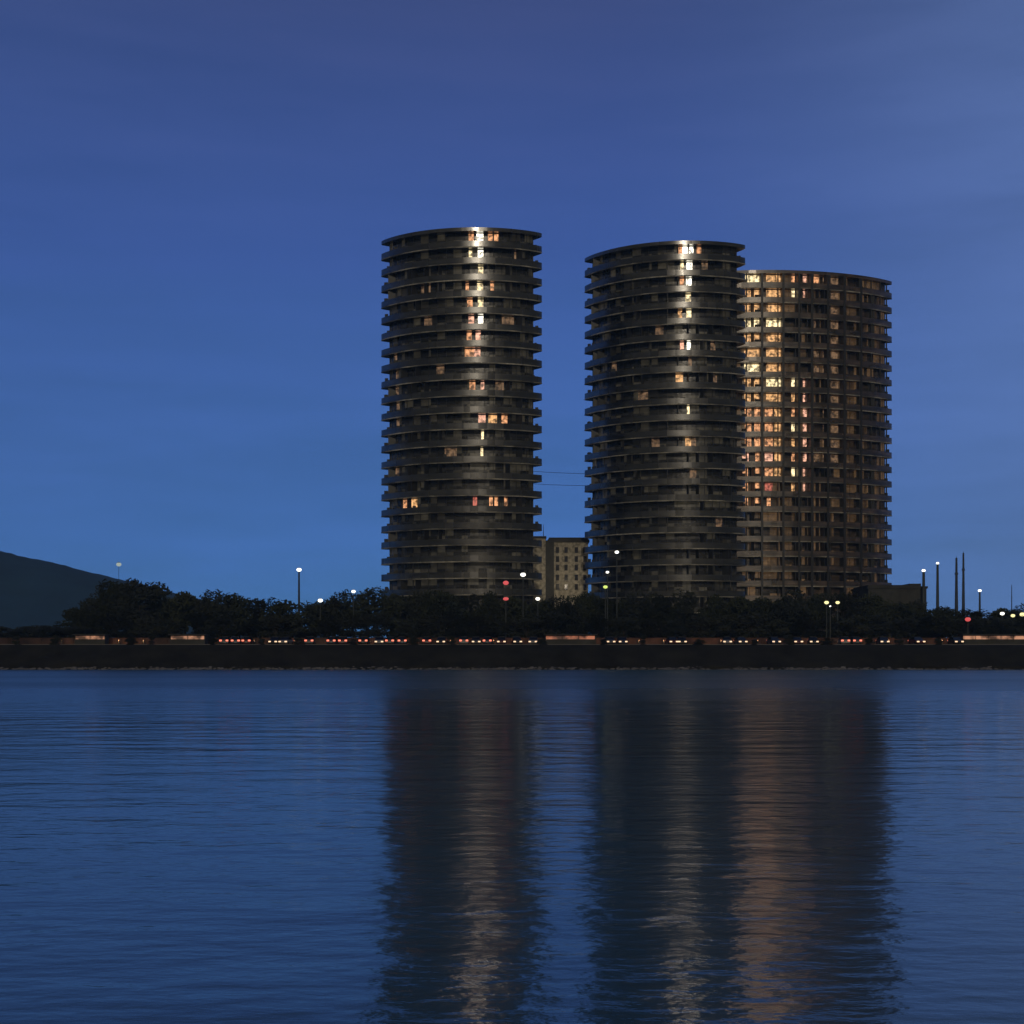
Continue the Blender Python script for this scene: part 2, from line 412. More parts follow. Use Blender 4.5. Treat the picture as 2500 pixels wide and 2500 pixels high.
# ---------------------------------------------------------------- setting
def sheet(name, x0, x1, y0, y1, z, m):
    mb = MB(); mb.add([(x0,y0,z),(x1,y0,z),(x1,y1,z),(x0,y1,z)], [(0,1,2,3)])
    return tag(mb.build(name, m), kind='structure')
def embankment():
    mb = MB(); rnd = random.Random(8)
    xs = [-1500, -900, -500]+[-260+i*.8 for i in range(651)]+[500, 900, 1500]
    prof = [(249.2, -1.2), (249.8, -.15), (250.3, .25), (251.5, .9), (253, 1.8), (255, 3.0), (257, 4.1), (258.3, 4.5), (261, 4.5)]
    from mathutils import noise
    vs = []
    for x in xs:
        for j, (y, z) in enumerate(prof):
            n = noise.noise(Vector((x*.15, j*.8, 0))); n2 = noise.noise(Vector((x*.9, j*2.0, 5)))
            amp = 0 if j in (7, 8) else 1
            vs.append((x, y+amp*(n*.9+n2*.35)-x*.006*(amp), z+amp*(n2*.14) if j else z))
    m = len(prof); fs = []
    for i in range(len(xs)-1):
        for j in range(m-1):
            a = i*m+j; fs.append((a, a+m, a+m+1, a+1))
    mb.add(vs, fs, 0, True)
    return tag(mb.build('embankment', M['bank']), kind='structure')
embankment()
# pale stones along the waterline are countless
def stones():
    rnd = random.Random(2); mb = MB()
    for i in range(1500):
        x = rnd.uniform(-110, 110); r = rnd.uniform(.08, .38)
        y = 250.1-x*.006+rnd.gauss(0, .35); z = .05+max(0, y-249.9+x*.006)*.35
        mb.ball((x, y, z), r*rnd.uniform(.9, 1.8), r, r*.6, 6, 4)
    o = mb.build('shore_stones', mat('stone', (.16, .15, .14), .9, noise=(.5, .4)))
    tag(o, 'pale loose stones along the waterline under the dark bank', 'stones', kind='stuff')
stones()
sheet('road', -1500, 1500, 261, 267.5, 4.504, M['asphalt'])
mk = MB()
for i in range(-60, 60): mk.add([(i*6, 264.0, 4.508), (i*6+3, 264.0, 4.508), (i*6+3, 264.14, 4.508), (i*6, 264.14, 4.508)], [(0,1,2,3)])
tag(mk.build('road_markings', M['paint']), kind='structure')
kb = MB(); kb.box(-1500, 1500, 260.7, 261.0, 4.4, 4.62); kb.box(-1500, 1500, 267.5, 267.8, 4.4, 4.62)
tag(kb.build('kerb', M['kerb']), kind='structure')
sheet('ground', -6000, 6000, 267.8, 7000, 4.6, M['land'])
wl = MB()
wl.box(-260, 260, 268.6, 269.0, 4.6, 5.75); wl.box(-260, 260, 268.5, 269.1, 5.75, 5.9)
for i in range(-43, 44): wl.box(i*6-.22, i*6+.22, 268.44, 268.6, 4.6, 5.75)
wo = wl.build('garden_wall', M['brick']); tag(wo, 'long low red brick wall behind the riverside road', 'wall')

def hill():
    from mathutils import noise
    mb = MB(); nx, ny = 220, 60; vs = []
    for j in range(ny+1):
        for i in range(nx+1):
            x = -1400+i*1400/nx; y = 1000+j*14.0
            u = (x+760)/330.0
            prof = max(0.0, min(150, 98-(x+484)*.247)) 
            if x > -250: prof = max(0, prof*(1-(x+250)/250))
            ridge = math.exp(-((y-1330)/190)**2)
            n = noise.fractal(Vector((x*.012, y*.012, 3)), 1.0, 2.0, 6)*4+noise.noise(Vector((x*.15, y*.15, 1)))*1.2
            vs.append((x, y, 4+prof*ridge+n*min(1, ridge*2)))
    fs = []
    for j in range(ny):
        for i in range(nx):
            a = j*(nx+1)+i; fs.append((a, a+1, a+nx+2, a+nx+1))
    mb.add(vs, fs, 0, True)
    return tag(mb.build('hill', M['hill']), kind='structure')
hill()

# ---------------------------------------------------------------- water
def water():
    m = bpy.data.materials.new('river_water'); m.use_nodes = True
    nt = m.node_tree; b = nt.nodes['Principled BSDF']; L = nt.links.new
    b.inputs['Base Color'].default_value = (.038, .11, .15, 1)
    b.inputs['IOR'].default_value = 1.45
    tc = nt.nodes.new('ShaderNodeTexCoord')
    def noise(sc, det, mp):
        mpn = nt.nodes.new('ShaderNodeMapping'); mpn.inputs['Scale'].default_value = mp
        L(tc.outputs['Object'], mpn.inputs['Vector'])
        n = nt.nodes.new('ShaderNodeTexNoise'); n.inputs['Scale'].default_value = sc; n.inputs['Detail'].default_value = det
        L(mpn.outputs[0], n.inputs['Vector']); return n.outputs[0]
    h1 = noise(.55, 3, (.5, 1.2, 1)); h2 = noise(2.6, 4, (.7, 1.2, 1)); h3 = noise(.035, 3, (.35, 1.6, 1))
    b1 = nt.nodes.new('ShaderNodeBump'); b1.inputs['Strength'].default_value = 1; b1.inputs['Distance'].default_value = WB1
    L(h1, b1.inputs['Height'])
    sy = nt.nodes.new('ShaderNodeSeparateXYZ'); L(tc.outputs['Object'], sy.inputs[0])
    fd = nt.nodes.new('ShaderNodeMapRange'); fd.inputs[1].default_value = 30; fd.inputs[2].default_value = 170
    fd.inputs[3].default_value = WB1; fd.inputs[4].default_value = WB1*WF; L(sy.outputs['Y'], fd.inputs[0]); L(fd.outputs[0], b1.inputs['Distance'])
    b2 = nt.nodes.new('ShaderNodeBump'); b2.inputs['Strength'].default_value = 1; b2.inputs['Distance'].default_value = WB2
    L(h2, b2.inputs['Height']); L(b1.outputs[0], b2.inputs['Normal']); L(b2.outputs[0], b.inputs['Normal'])
    # breeze: streaky patches of rougher water, strongest in the open strip along the far shore
    geo = nt.nodes.new('ShaderNodeSeparateXYZ'); L(tc.outputs['Object'], geo.inputs[0])
    far = nt.nodes.new('ShaderNodeMapRange'); far.inputs[1].default_value = 45; far.inputs[2].default_value = 135; far.interpolation_type = 'SMOOTHSTEP'
    far.inputs[3].default_value = 0; far.inputs[4].default_value = FR; L(geo.outputs['Y'], far.inputs[0])
    rm = nt.nodes.new('ShaderNodeMapRange'); rm.inputs[1].default_value = .35; rm.inputs[2].default_value = .65
    rm.inputs[3].default_value = .08; rm.inputs[4].default_value = .15; L(h3, rm.inputs[0])
    ad = nt.nodes.new('ShaderNodeMath'); ad.operation = 'ADD'; L(far.outputs[0], ad.inputs[0]); L(rm.outputs[0], ad.inputs[1])
    L(ad.outputs[0], b.inputs['Roughness'])
    mb = MB(); mb.add([(-3000,-300,0),(3000,-300,0),(3000,256,0),(-3000,256,0)], [(0,1,2,3)])
    return tag(mb.build('water', m), kind='structure')
WB1, WB2, WF, FR = .06, .019, 10.0, .2
water()

# ---------------------------------------------------------------- trees
def crown_mesh(seed, n=3800, low=.18):
    rnd = random.Random(seed); mb = MB(); cl = []
    for _ in range(rnd.randint(13, 17)):
        a = rnd.uniform(0, 2*math.pi); rad = rnd.uniform(0, .36); h = rnd.uniform(low+.12, .86)
        w = 1-abs(h-.5)*1.0
        cl.append((math.cos(a)*rad*w, math.sin(a)*rad*w, h, rnd.uniform(.11, .22)))
    for i in range(n):
        cx, cy, cz, r = rnd.choice(cl)
        d = Vector((rnd.gauss(0, 1), rnd.gauss(0, 1), rnd.gauss(0, 1))).normalized()*(r*rnd.uniform(.35, 1.12)**.7)
        c = Vector((cx, cy, cz))+Vector((d.x, d.y, d.z*.85)); s = rnd.uniform(.014, .032)
        u = Vector((rnd.gauss(0, 1), rnd.gauss(0, 1), rnd.gauss(0, 1))).normalized(); v = u.orthogonal().normalized()*s; u = u*s*1.4
        mb.add([c-u, c+v*.6, c+u, c-v*.6], [(0, 1, 2, 3)])
    return mb, cl
def make_tree(seed, m, low=.18):
    root = empty('tree', (0, 0, 0))
    mb, cl = crown_mesh(seed, low=low)
    t = MB(); rnd = random.Random(seed+50)
    t.tube((0, 0, -.02), (.01, .01, .3), .028, .019, 8); t.tube((.01, .01, .3), (0, .02, .62), .019, .008, 6)
    for c in cl[:9]:
        z = rnd.uniform(.2, .45); t.tube((.01, .01, z), (c[0]*.9, c[1]*.9, c[2]), .010, .003, 5)
    t.build('trunk', M['bark'], root); mb.build('crown', m, root)
    return root
protos = [make_tree(s, M['foliage'] if s % 2 else M['foliage2']) for s in (11, 12, 13, 14, 15)]
low_protos = [make_tree(s, M['foliage2'], low=-.05) for s in (21, 22, 23)]
used = set()
ORD = ['first','second','third','fourth','fifth','sixth','seventh','eighth','ninth','tenth','eleventh','twelfth','thirteenth','fourteenth']
def plant(px, top, D, pool, wid, label, group, cat='tree', name='tree', idx=0):
    zt = Z(top, D); h = (zt-4.6)/.96
    pr = pool[idx % len(pool)]
    rz = (px*7.13) % 6.28
    sc = (wid, wid, h)
    if id(pr) not in used:
        used.add(id(pr)); o = pr; o.location = (X(px, D), D, 4.6); o.rotation_euler = (0, 0, rz); o.scale = sc
    else: o = dup(pr, (X(px, D), D, 4.6), rz, sc)
    o.name = name; tag(o, label, cat, group); return o
rt = random.Random(31)
def rowtrees(xs, tops, Ds, where, look, group, wid=(10, 13), pool=None, cat='tree', name='tree'):
    n = len(xs)
    for i, px in enumerate(xs):
        if i == 0: o = 'leftmost'
        elif i == n-1: o = 'rightmost'
        else: o = ORD[i]+' from left'
        plant(px, tops[i], Ds[i % len(Ds)], pool or protos, rt.uniform(*wid), f'{o} of {look} {where}', group, cat, name, i)
# left bank, outlined against the sky
xs = [196, 238, 285, 340, 395, 450, 512, 575, 640, 705, 770, 835, 895]
tops = [1476, 1446, 1422, 1420, 1426, 1436, 1444, 1455, 1464, 1468, 1458, 1446, 1438]
rowtrees(xs, tops, [284, 292, 288], 'on the skyline between hill and left tower', 'leafy trees', 'trees on the left bank', (12, 15))
xs = [955, 1015, 1075, 1135, 1195, 1255]
rowtrees(xs, [1440, 1448, 1444, 1456, 1446, 1450], [284, 290], 'at the foot of the left tower', 'dark trees', 'trees below the left tower')
xs = [1315, 1372, 1428]
rowtrees(xs, [1456, 1458, 1450], [288, 284], 'below the ochre building', 'dark trees', 'trees below the ochre building')
xs = [1490, 1552, 1615, 1678, 1742, 1802]
rowtrees(xs, [1452, 1446, 1452, 1444, 1454, 1448], [286, 292], 'at the foot of the middle tower', 'dark trees', 'trees below the middle tower')
xs = [1865, 1930, 1995, 2058, 2120]
rowtrees(xs, [1450, 1444, 1452, 1448, 1450], [288, 284], 'at the foot of the bronze tower', 'dark trees', 'trees below the bronze tower')
xs = [2180, 2238, 2292, 2345, 2398, 2448, 2498]
rowtrees(xs, [1462, 1468, 1484, 1492, 1490, 1478, 1476], [288, 294], 'right of the bronze tower', 'low trees', 'trees on the right bank', (10, 13))
# hedge-like shrubs closing the gaps behind the wall
for sec, where, grp in (((-40, 0, 38, 76, 112, 150, 186, 220), 'at the foot of the hazy hill', 'shrubs below the hill'),
                   ((285, 350, 420, 485, 545, 610, 672, 738, 802, 868), 'under the left bank trees', 'shrubs under the left bank trees'),
                   ((925, 985, 1045, 1105, 1165, 1225, 1285), 'under the left tower trees', 'shrubs below the left tower'),
                   ((1345, 1400, 1460, 1522, 1585, 1648, 1710, 1772), 'under the ochre building and middle tower', 'shrubs below the middle tower'),
                   ((1835, 1898, 1962, 2026, 2090, 2150), 'under the bronze tower', 'shrubs below the bronze tower'),
                   ((2210, 2265, 2318, 2372, 2424, 2475, 2525), 'along the right bank', 'shrubs on the right bank')):
    top0 = 1534 if sec[0] < 0 else 1506
    rowtrees(list(sec), [top0+rt.uniform(-8, 8) for _ in sec], [274, 277], where, 'dark shrubs', grp, (9.5, 12), low_protos, 'shrub', 'shrub')

# ---------------------------------------------------------------- lamps and masts
def lamp(px, py, D, key, label, base=4.6, r=.42, pr=.10, cat='street lamp', name='street_lamp', group=None, globe=True):
    x, z = X(px, D), Z(py, D)
    root = empty(name, (x, D, base)); tag(root, label, cat, group)
    h = z-base
    m = MB(); m.tube((0, 0, 0), (0, 0, h-r*.7), pr*1.4, pr*.8, 10); m.tube((0, 0, 0), (0, 0, .5), pr*2, pr*1.8, 10)
    m.build('pole', M['pole'], root)
    m = MB(); m.ball((0, 0, h), r*1.15, r, r*.85); m.build('lamp_globe', M[key], root)
    m = MB(); m.tube((0, 0, h+r*.72), (0, 0, h+r*.98), r*.7, r*.25, 10); m.build('cap', M['pole'], root)
    return root
lg = 'street lamps and masts'
lamp(290, 1378, 300, 'lamp_faint', 'faint pale lamp hanging highest above the trees at far left', r=.5, pr=.045, group=lg)
lamp(730, 1391, 300, 'lamp_white', 'tall post with white lamp against the sky left of the left tower', r=.46, pr=.22, group=lg)
lamp(782, 1466, 278, 'lamp_white', 'white lamp on the treetops just right of the tall lamp post', r=.42, group=lg)
lamp(863, 1444, 278, 'lamp_white', 'white lamp on the treetops nearest the left tower', r=.36, group=lg)
lamp(1277, 1403, 276, 'lamp_white', 'brightest white lamp before the right foot of the left tower', r=.46, group=lg)
lamp(1313, 1462, 276, 'lamp_white', 'white lamp below the narrow stair block', r=.38, group=lg)
lamp(1506, 1348, 278, 'lamp_white', 'highest white lamp before the foot of the middle tower', r=.36, group=lg)
lamp(1483, 1397, 278, 'lamp_white', 'small white lamp above the lime lamp at the middle tower', r=.28, group=lg)
lamp(1478, 1433, 274, 'lamp_green', 'lime yellow lamp right of the ochre building', r=.38, group=lg)
lamp(2018, 1471, 274, 'lamp_yellow', 'left yellow lamp of the pair below the bronze tower', r=.40, group=lg)
lamp(2045, 1471, 275, 'lamp_yellow', 'right yellow lamp of the pair below the bronze tower', r=.36, group=lg)
lamp(2027, 1480, 272, 'lamp_white', 'tiny white lamp under the pair of yellow lamps', r=.16, group=lg)
lamp(2255, 1393, 300, 'lamp_white', 'thick lamp post standing at the end of the low dark building', r=.36, pr=.34, group=lg)
lamp(2289, 1375, 306, 'lamp_white', 'taller lamp post between the low building and the twin chimneys', r=.30, pr=.30, group=lg)
lamp(2392, 1442, 320, 'lamp_white', 'short lamp post right of the twin chimneys', r=.36, pr=.24, group=lg)
lamp(2447, 1498, 276, 'lamp_white', 'pale lamp among the low trees near the right edge', r=.38, group=lg)
lamp(2473, 1503, 276, 'lamp_yellow', 'pale yellow lamp second from the right edge', r=.38, group=lg)
lamp(2496, 1500, 276, 'lamp_yellow', 'yellow lamp cut by the right edge', r=.46, group=lg)
lamp(2363, 1512, 274, 'lamp_red', 'single red lamp on the right bank', r=.50, cat='signal lamp', name='signal_lamp', group='red signal lamps')
r0 = empty('signal_mast', (X(1235, 276), 276, 4.6)); tag(r0, 'mast with two red lamps, one above the other, before the left tower', 'signal mast', 'red signal lamps')
for i, py in enumerate((1423, 1462)):
    m = MB(); m.ball((0, 0, Z(py, 276)-4.6), .56, .4, .42-.1*i); m.build('signal_light', M['lamp_red'], r0)
m = MB(); m.tube((0, .25, 0), (0, .25, Z(1415, 276)-4.6), .14, .09); m.build('pole', M['pole'], r0)
for px, top, D, lab, r in ((2335, 1362, 700, 'left of the twin slender hazy chimneys at right', 1.05), (2352, 1350, 720, 'right and taller of the twin slender hazy chimneys', .95), (2470, 1430, 760, 'faint distant mast near the right edge', .4)):
    root = empty('chimney', (X(px, D), D, 4.6)); tag(root, lab, 'chimney', 'distant chimneys')
    h = Z(top, D)-4.6
    m = MB(); m.tube((0, 0, 0), (0, 0, h), r*1.15, r*.45, 14); m.build('stack', M['concrete'], root)
    m = MB(); m.tube((0, 0, h*.82), (0, 0, h*.84), r*.85, r*.85, 14); m.tube((0, 0, h), (0, 0, h+1), .12, .05, 6); m.build('collar', M['pole'], root)
# overhead cables behind the towers
for py0, py1, lab in ((1141, 1150, 'upper thin cable crossing the gap between left and middle towers'), (1173, 1178, 'lower thin cable crossing the gap between left and middle towers')):
    m = MB(); D = 336; n = 14; a = P(1180, py0-2, D); b = P(1540, py1+6, D)
    pts = []
    for i in range(n+1):
        t = i/n; q = a.lerp(b, t); q.z -= 1.6*4*t*(1-t)*.4; pts.append(q)
    for i in range(n): m.tube(pts[i], pts[i+1], .05, .05, 5, caps=False)
    tag(m.build('overhead_cable', M['cable']), lab, 'cable', 'overhead cables')

# ---------------------------------------------------------------- cars (end-on, parked across the road edge)
paints = [mat('car_paint_'+n, c, .35) for n, c in (('grey', (.08, .08, .085)), ('navy', (.02, .03, .06)), ('wine', (.09, .015, .015)), ('black', (.012, .012, .012)), ('silver', (.22, .22, .22)))]
def make_car():
    root = empty('parked_car', (0, 0, 0))
    def hull(secs, mi=0):
        mb = MB(); n = len(secs[0]); vs = [p for s in secs for p in s]; fs = []
        for i in range(len(secs)-1):
            for k in range(n): fs.append((i*n+k, i*n+(k+1) % n, (i+1)*n+(k+1) % n, (i+1)*n+k))
        mb.add(vs, fs, mi, False); mb.add(vs, [tuple(range(n-1, -1, -1)), tuple(range((len(secs)-1)*n, len(secs)*n))], mi); return mb
    def sec(y, w, z0, z1): return [(-w*.92, y, z0), (w*.92, y, z0), (w, y, z0+.18), (w, y, (z0+z1)*.55), (w*.9, y, z1), (-w*.9, y, z1), (-w, y, (z0+z1)*.55), (-w, y, z0+.18)]
    # rear faces -Y (towards the water)
    b = hull([sec(-2.15, .78, .35, .85), sec(-2.05, .87, .25, 1.0), sec(-1.2, .9, .2, 1.0), sec(.9, .9, .2, .95), sec(1.9, .86, .22, .8), sec(2.15, .75, .35, .62)])
    body = b.build('body', paints[0], root)
    c = hull([[(-.78,-1.75,.99),(.78,-1.75,.99),(.6,-1.3,1.42),(-.6,-1.3,1.42)], [(-.8,-.4,.985),(.8,-.4,.985),(.63,-.4,1.5),(-.63,-.4,1.5)], [(-.8,1.1,.94),(.8,1.1,.94),(.62,.4,1.44),(-.62,.4,1.44)]])
    c.build('cabin_glass', M['dark_glass'], root)
    m = MB(); m.box(-.6, .6, -1.2, .35, 1.49, 1.53); m.build('roof', paints[0], root)
    for sx in (-.8, .8):
        for y in (-1.35, 1.35):
            m = MB(); m.tube((sx-.1, y, .31), (sx+.1, y, .31), .31, .31, 12); m.build('wheel', M['tyre'], root)
        m = MB(); m.box(sx*.74-.22, sx*.74+.22, -2.21, -2.1, .66, .95); m.build('tail_light', M['tail'], root)
        m = MB(); m.box(sx*.72-.21, sx*.72+.21, 2.02, 2.2, .5, .72); m.build('headlight', M['head'], root)
    m = MB(); m.box(-.26, .26, -2.175, -2.151, .5, .6); m.build('number_plate', M['paint'], root)
    return root
car0 = make_car(); first = True
body_meshes = []
for p in paints:
    me = [c for c in car0.children if c.name.startswith('body')][0].data.copy(); me.materials.clear(); me.materials.append(p)
    body_meshes.append(me)
cars = [ # px, facing, landmark text
 (550, 'r', 'leftmost of the three red-lit cars right of the left kiosk'), (578, 'r', 'middle one of three red-lit cars right of the left kiosk'), (606, 'r', 'rightmost of the three red-lit cars right of the left kiosk'),
 (672, 'f', 'left car of the headlight pair below the tall lamp post'), (698, 'f', 'right car of the headlight pair below the tall lamp post'), (757, 'r', 'lone car with red tail lights below the small skyline lamps'),
 (812, 'r', 'left car of the red-lit pair below the lamp nearest the left tower'), (838, 'r', 'right car of the red-lit pair below the lamp nearest the left tower'), (890, 'r', 'red-lit car just left of the left tower'),
 (926, 'f', 'car with headlights at the left corner of the left tower'), (955, 'r', 'leftmost red-lit car under the left tower'), (982, 'r', 'second red-lit car from left under the left tower'),
 (1042, 'r', 'third red-lit car from left under the left tower'), (1078, 'f', 'car with cream headlights left of centre under the left tower'), (1133, 'r', 'fourth red-lit car under the left tower'),
 (1162, 'f', 'car with headlights below the white gleam of the left tower'), (1192, 'r', 'rightmost red-lit car under the left tower'), (1224, 'f', 'car with headlights below the twin red signal lamps'),
 (1262, 'f', 'car with headlights below the brightest white lamp'), (1302, 'f', 'car with headlights just left of the long red kiosk'),
 (1488, 'f', 'car with headlights just right of the long red kiosk'), (1518, 'f', 'car with headlights at the left foot of the middle tower'), (1640, 'f', 'left car of the headlight pair under the middle tower'),
 (1664, 'f', 'right car of the headlight pair under the middle tower'), (1775, 'f', 'car with headlights where middle and bronze towers overlap'), (1808, 'f', 'leftmost headlight car under the bronze tower'),
 (1889, 'f', 'car with headlights under the orange window columns'), (1945, 'f', 'car with headlights left of the yellow lamp pair'), (1985, 'f', 'car with headlights just left below the yellow lamp pair'),
 (2060, 'r', 'left car of the red-lit pair under the bronze tower'), (2086, 'r', 'right car of the red-lit pair under the bronze tower'), (2155, 'f', 'car with headlights under the right end of the bronze tower'),
 (2238, 'f', 'car with headlights below the thick lamp post'), (2333, 'f', 'car with headlights just left of the right-hand kiosk')]
rc = random.Random(6)
for i, (px, fc, lab) in enumerate(cars):
    D = 263.6; rz = (math.pi if fc == 'f' else 0)+rc.uniform(-.12, .12)
    o = car0 if first else dup(car0, (0, 0, 0)); first = False
    o.location = (X(px, D), D, 4.508); o.rotation_euler = (0, 0, rz)
    tag(o, lab, 'car', 'cars parked along the riverside road')
    for c in o.children:
        if c.name.startswith('body'): c.data = body_meshes[i % 5]

# scrub along the top of the bank, ragged against the road
tufts = [(40, 'at the far left edge'), (135, 'left of the leftmost kiosk'), (318, 'between the two left kiosks'), (372, 'close left of the second kiosk'), (520, 'right of the second kiosk'), (640, 'right of three red-lit cars'), (728, 'under the tall lamp post'), (862, 'under the lamp nearest the left tower'), (1012, 'under the left part of the left tower'), (1102, 'under the middle of the left tower'), (1325, 'at the left end of the long red kiosk'),
         (1472, 'at the right end of the long red kiosk'), (1572, 'under the left part of the middle tower'), (1705, 'under the right part of the middle tower'), (1842, 'under the left part of the bronze tower'), (1925, 'under the orange window columns'), (2020, 'under the pair of yellow lamps'), (2120, 'under the right part of the bronze tower'), (2195, 'under the low dark building'), (2292, 'left of the longest kiosk')]
for i, (px, wh) in enumerate(tufts):
    o = dup(low_protos[i % 3], (X(px, 259.8), 259.8, 4.45), px, (rc.uniform(2.5, 5), 2.2, rc.uniform(1.1, 2.0)))
    o.name = 'bush'; tag(o, 'ragged bush on the bank '+wh, 'bush', 'low bushes on top of the bank')
# lit kiosks
def kiosk(x0, x1, D, glow, label, ht=2.5):
    a, b = X(x0, D), X(x1, D); w = (b-a)/2
    root = empty('kiosk', ((a+b)/2, D, 4.62)); tag(root, label, 'kiosk', 'lit riverside kiosks')
    m = MB(); m.box(-w, w, 0, 2.6, 0, .95); m.box(-w, w, .4, 2.6, .95, 1.6); m.box(-w, w, 0, 2.6, 1.6, 1.75); m.build('wall', M['concrete'], root)
    n = max(2, int(2*w/2.4))
    for i in range(n):
        p0 = -w+.1+i*(2*w-.2)/n; p1 = p0+(2*w-.2)/n-.12
        m = MB(); m.box(p0, p1, .33, .398, .96, 1.59); m.build('window', M[glow], root)
    m = MB(); m.box(-w-.3, w+.3, -.5, 2.9, 1.75, 1.93); m.build('roof', M['roofing'], root)
kiosk(182, 256, 264.4, 'kiosk_p', 'leftmost small kiosk with pink lit windows below the hazy hill')
kiosk(415, 500, 264.4, 'kiosk_p', 'small kiosk with pink lit windows below the left bank trees')
kiosk(1332, 1455, 264.4, 'kiosk_r', 'long kiosk with dull red lit windows below the ochre building')
kiosk(2352, 2540, 264.4, 'kiosk_p', 'longest kiosk, peach windows, running off the right edge')

# small bollard lamps washing the brick wall
wash = [(150, 14), (290, 26), (350, 22), (620, 14), (720, 12), (900, 14), (1010, 20), (1100, 14), (1205, 22), (1260, 22), (1470, 22), (1560, 26), (1620, 26), (1710, 26), (1760, 22), (1850, 12), (1990, 30), (2100, 26), (2170, 30), (2300, 26)]
for i, (px, w) in enumerate(wash):
    D = 267.2; x = X(px, D)
    root = empty('bollard_lamp', (x, D, 4.508)); near = ['below the hill','left of the left kiosk','beside the left kiosk','right of the three red-lit cars','below the tall lamp post','at the left edge of the left tower','left of centre below the left tower','at the centre of the left tower','right of centre below the left tower','below the right edge of the left tower','right of the long red kiosk','at the left part of the middle tower','left of the centre of the middle tower','right of the centre of the middle tower','at the right part of the middle tower','below the left window columns of the bronze tower','below the centre of the bronze tower','below the right half of the bronze tower','at the right edge of the bronze tower','below the short lamp posts at right'][i]
    tag(root, 'short bollard lamp by the brick wall, '+near, 'bollard lamp', 'bollard lamps along the wall')
    m = MB(); m.tube((0, 0, 0), (0, 0, .8), .09, .09, 8); m.build('post', M['pole'], root)
    m = MB(); m.tube((0, 0, .8), (0, 0, 1.0), .08, .08, 8); m.build('lamp_head', M['w_orange'], root)
    l = bpy.data.lights.new('bollard_light', 'SPOT'); l.energy = w*1.3; l.spot_size = R(150); l.spot_blend = .6; l.color = (1, .5, .22); l.shadow_soft_size = .1
    lo = bpy.data.objects.new('bollard_light', l); col.objects.link(lo); lo.parent = root; lo.location = (0, -.35, .9); lo.rotation_euler = (R(90), 0, 0)
# lamp light on the ochre building (the floodlight at its foot, behind the trees)
for px, D, e in ((1386, 335, 900), (1312, 333, 330)):
    l = bpy.data.lights.new('flood_light', 'SPOT'); l.energy = e*.5; l.spot_size = R(120); l.spot_blend = .8; l.color = (1, .84, .62); l.shadow_soft_size = .4
    lo = bpy.data.objects.new('flood_light', l); col.objects.link(lo); lo.location = (X(px, D), D, Z(1420, D)); lo.rotation_euler = (R(105), 0, 0)

# ---------------------------------------------------------------- haze
hz = MB(); hz.box(-1500, 1500, -40, 1900, -1.5, 260)
hm = bpy.data.materials.new('haze_air'); hm.use_nodes = True; nt = hm.node_tree
for n in list(nt.nodes):
    if n.type == 'BSDF_PRINCIPLED': nt.nodes.remove(n)
pv = nt.nodes.new('ShaderNodeVolumePrincipled'); pv.inputs['Color'].default_value = (.5, .78, 1, 1); pv.inputs['Density'].default_value = .00018
nt.links.new(pv.outputs[0], nt.nodes['Material Output'].inputs['Volume'])
ho = hz.build('haze', hm); tag(ho, kind='stuff', label='thin blue evening haze over the river', cat='haze')

# ---------------------------------------------------------------- sky and sun
w = bpy.data.worlds.new('World'); scene.world = w; w.use_nodes = True; nt = w.node_tree; L = nt.links.new
bg = nt.nodes['Background']
tc = nt.nodes.new('ShaderNodeTexCoord'); sp = nt.nodes.new('ShaderNodeSeparateXYZ'); L(tc.outputs['Generated'], sp.inputs[0])
nz = nt.nodes.new('ShaderNodeTexNoise'); mp = nt.nodes.new('ShaderNodeMapping'); mp.inputs['Scale'].default_value = (1.2, 1.2, 9)
mp.inputs['Rotation'].default_value = (0, R(6), 0)
L(tc.outputs['Generated'], mp.inputs[0]); L(mp.outputs[0], nz.inputs['Vector']); nz.inputs['Scale'].default_value = 2.2; nz.inputs['Detail'].default_value = 7; nz.inputs['Roughness'].default_value = .6
def mrange(src, a, b, c, d, smooth=False):
    m = nt.nodes.new('ShaderNodeMapRange'); m.inputs[1].default_value = a; m.inputs[2].default_value = b; m.inputs[3].default_value = c; m.inputs[4].default_value = d
    if smooth: m.interpolation_type = 'SMOOTHSTEP'
    L(src, m.inputs[0]); return m.outputs[0]
def math_(op, a, b):
    m = nt.nodes.new('ShaderNodeMath'); m.operation = op
    for i, q in enumerate((a, b)):
        if isinstance(q, (int, float)): m.inputs[i].default_value = q
        else: L(q, m.inputs[i])
    return m.outputs[0]
wob = mrange(nz.outputs[0], .3, .7, -.035, .035)
zz = math_('ADD', sp.outputs['Z'], wob)
ramp = nt.nodes.new('ShaderNodeValToRGB'); L(mrange(zz, 0, 1, 0, 1), ramp.inputs[0])
stops = [(0.0, (62, 118, 176)), (.08, (62, 112, 184)), (.17, (64, 104, 178)), (.27, (57, 87, 157)), (.34, (56, 80, 143)), (.42, (57, 73, 126)), (.6, (40, 54, 100)), (1, (28, 38, 72))]
e = ramp.color_ramp.elements
e[0].position, e[0].color = stops[0][0], lin(*stops[0][1]); e[1].position, e[1].color = 1, lin(*stops[-1][1])
for p, c in stops[1:-1]: q = e.new(p); q.color = lin(*c)
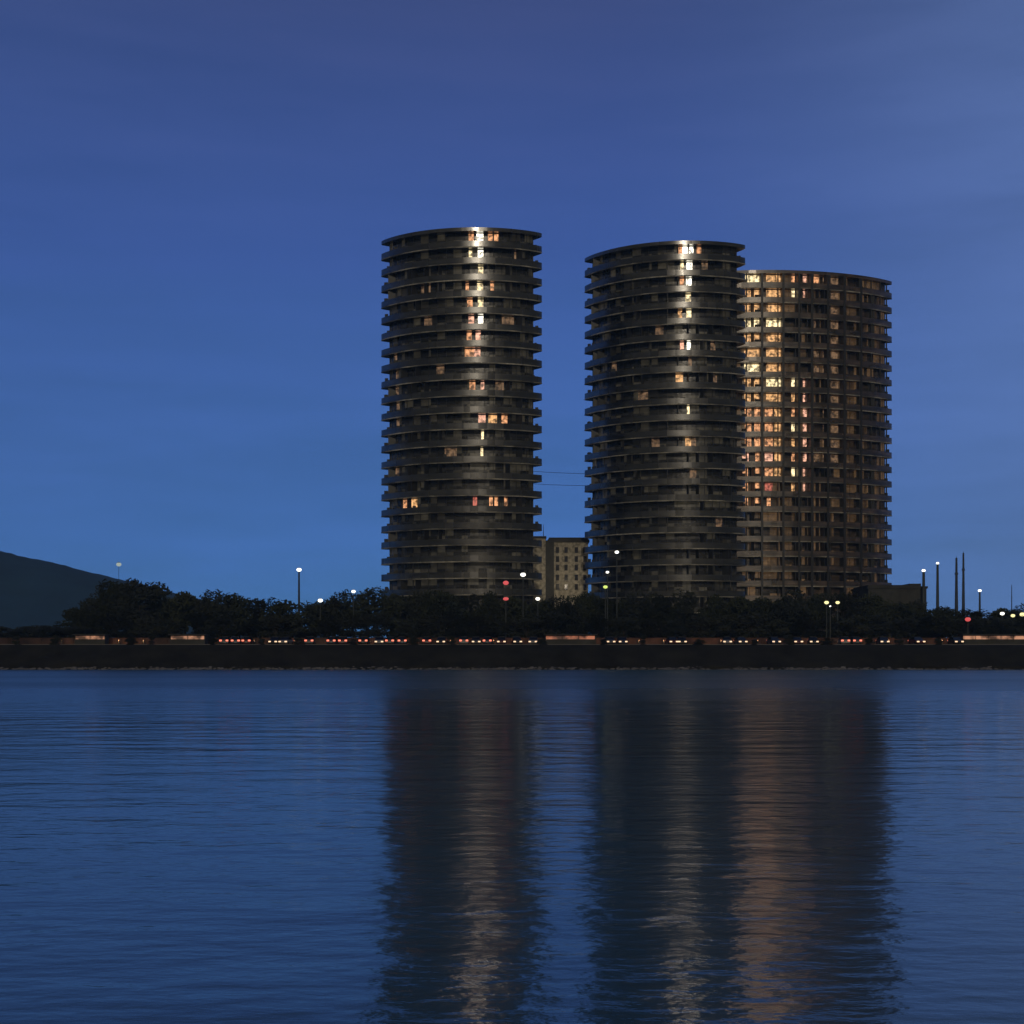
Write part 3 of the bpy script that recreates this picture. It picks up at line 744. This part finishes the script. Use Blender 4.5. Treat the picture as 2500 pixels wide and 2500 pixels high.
def mix(fac, a, b, blend='MIX'):
    m = nt.nodes.new('ShaderNodeMix'); m.data_type = 'RGBA'; m.blend_type = blend
    if isinstance(fac, (int, float)): m.inputs[0].default_value = fac
    else: L(fac, m.inputs[0])
    for i, q in ((6, a), (7, b)):
        if isinstance(q, tuple): m.inputs[i].default_value = q
        else: L(q, m.inputs[i])
    return m.outputs[2]
# the east of the sky (right) is paler
right = mrange(sp.outputs['X'], .05, .42, 0, .55, True)
c1 = mix(right, ramp.outputs[0], lin(98, 124, 176))
left = mrange(sp.outputs['X'], -.40, .02, .16, 0, True)
c1 = mix(left, c1, lin(40, 70, 124))
pat = mrange(nz.outputs[0], .33, .67, .84, 1.12)
vm = nt.nodes.new('ShaderNodeVectorMath'); vm.operation = 'SCALE'; L(c1, vm.inputs[0]); L(pat, vm.inputs['Scale'])
# behind the viewer: an unseen dim warm sky, added to keep the facades neutral
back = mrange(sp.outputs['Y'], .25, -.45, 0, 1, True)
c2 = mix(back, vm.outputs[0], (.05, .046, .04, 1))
sky = nt.nodes.new('ShaderNodeTexSky'); sky.sky_type = 'NISHITA'; sky.sun_disc = False
SE, SR = R(19.0), R(180)
sky.sun_elevation = SE; sky.sun_rotation = SR
c3 = mix(.002, c2, sky.outputs[0], 'ADD')
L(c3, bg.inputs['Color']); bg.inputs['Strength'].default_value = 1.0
sun = bpy.data.lights.new('sun', 'SUN'); sun.energy = .5; sun.angle = R(.5); sun.color = (1, .86, .66)
so = bpy.data.objects.new('sun', sun); col.objects.link(so)
# the low last light comes from behind the viewer (the -Y side)
d = Vector((0, math.cos(SE), -math.sin(SE))); so.rotation_euler = d.to_track_quat('-Z', 'Y').to_euler(); so.location = (0, -40, 60)

# ---------------------------------------------------------------- camera
cd = bpy.data.cameras.new('camera'); co = bpy.data.objects.new('camera', cd); col.objects.link(co)
cd.sensor_width = 36; cd.lens = F/2500*36; cd.shift_y = (HY-1250)/2500
co.location = (0, 0, HC); co.rotation_euler = (R(90), 0, 0)
cd.clip_start = .1; cd.clip_end = 20000
scene.camera = co
scene.view_settings.view_transform = 'Standard'; scene.view_settings.look = 'None'
scene.view_settings.exposure = .13; scene.view_settings.gamma = 1
scene.render.resolution_x = 1024; scene.render.resolution_y = 1024
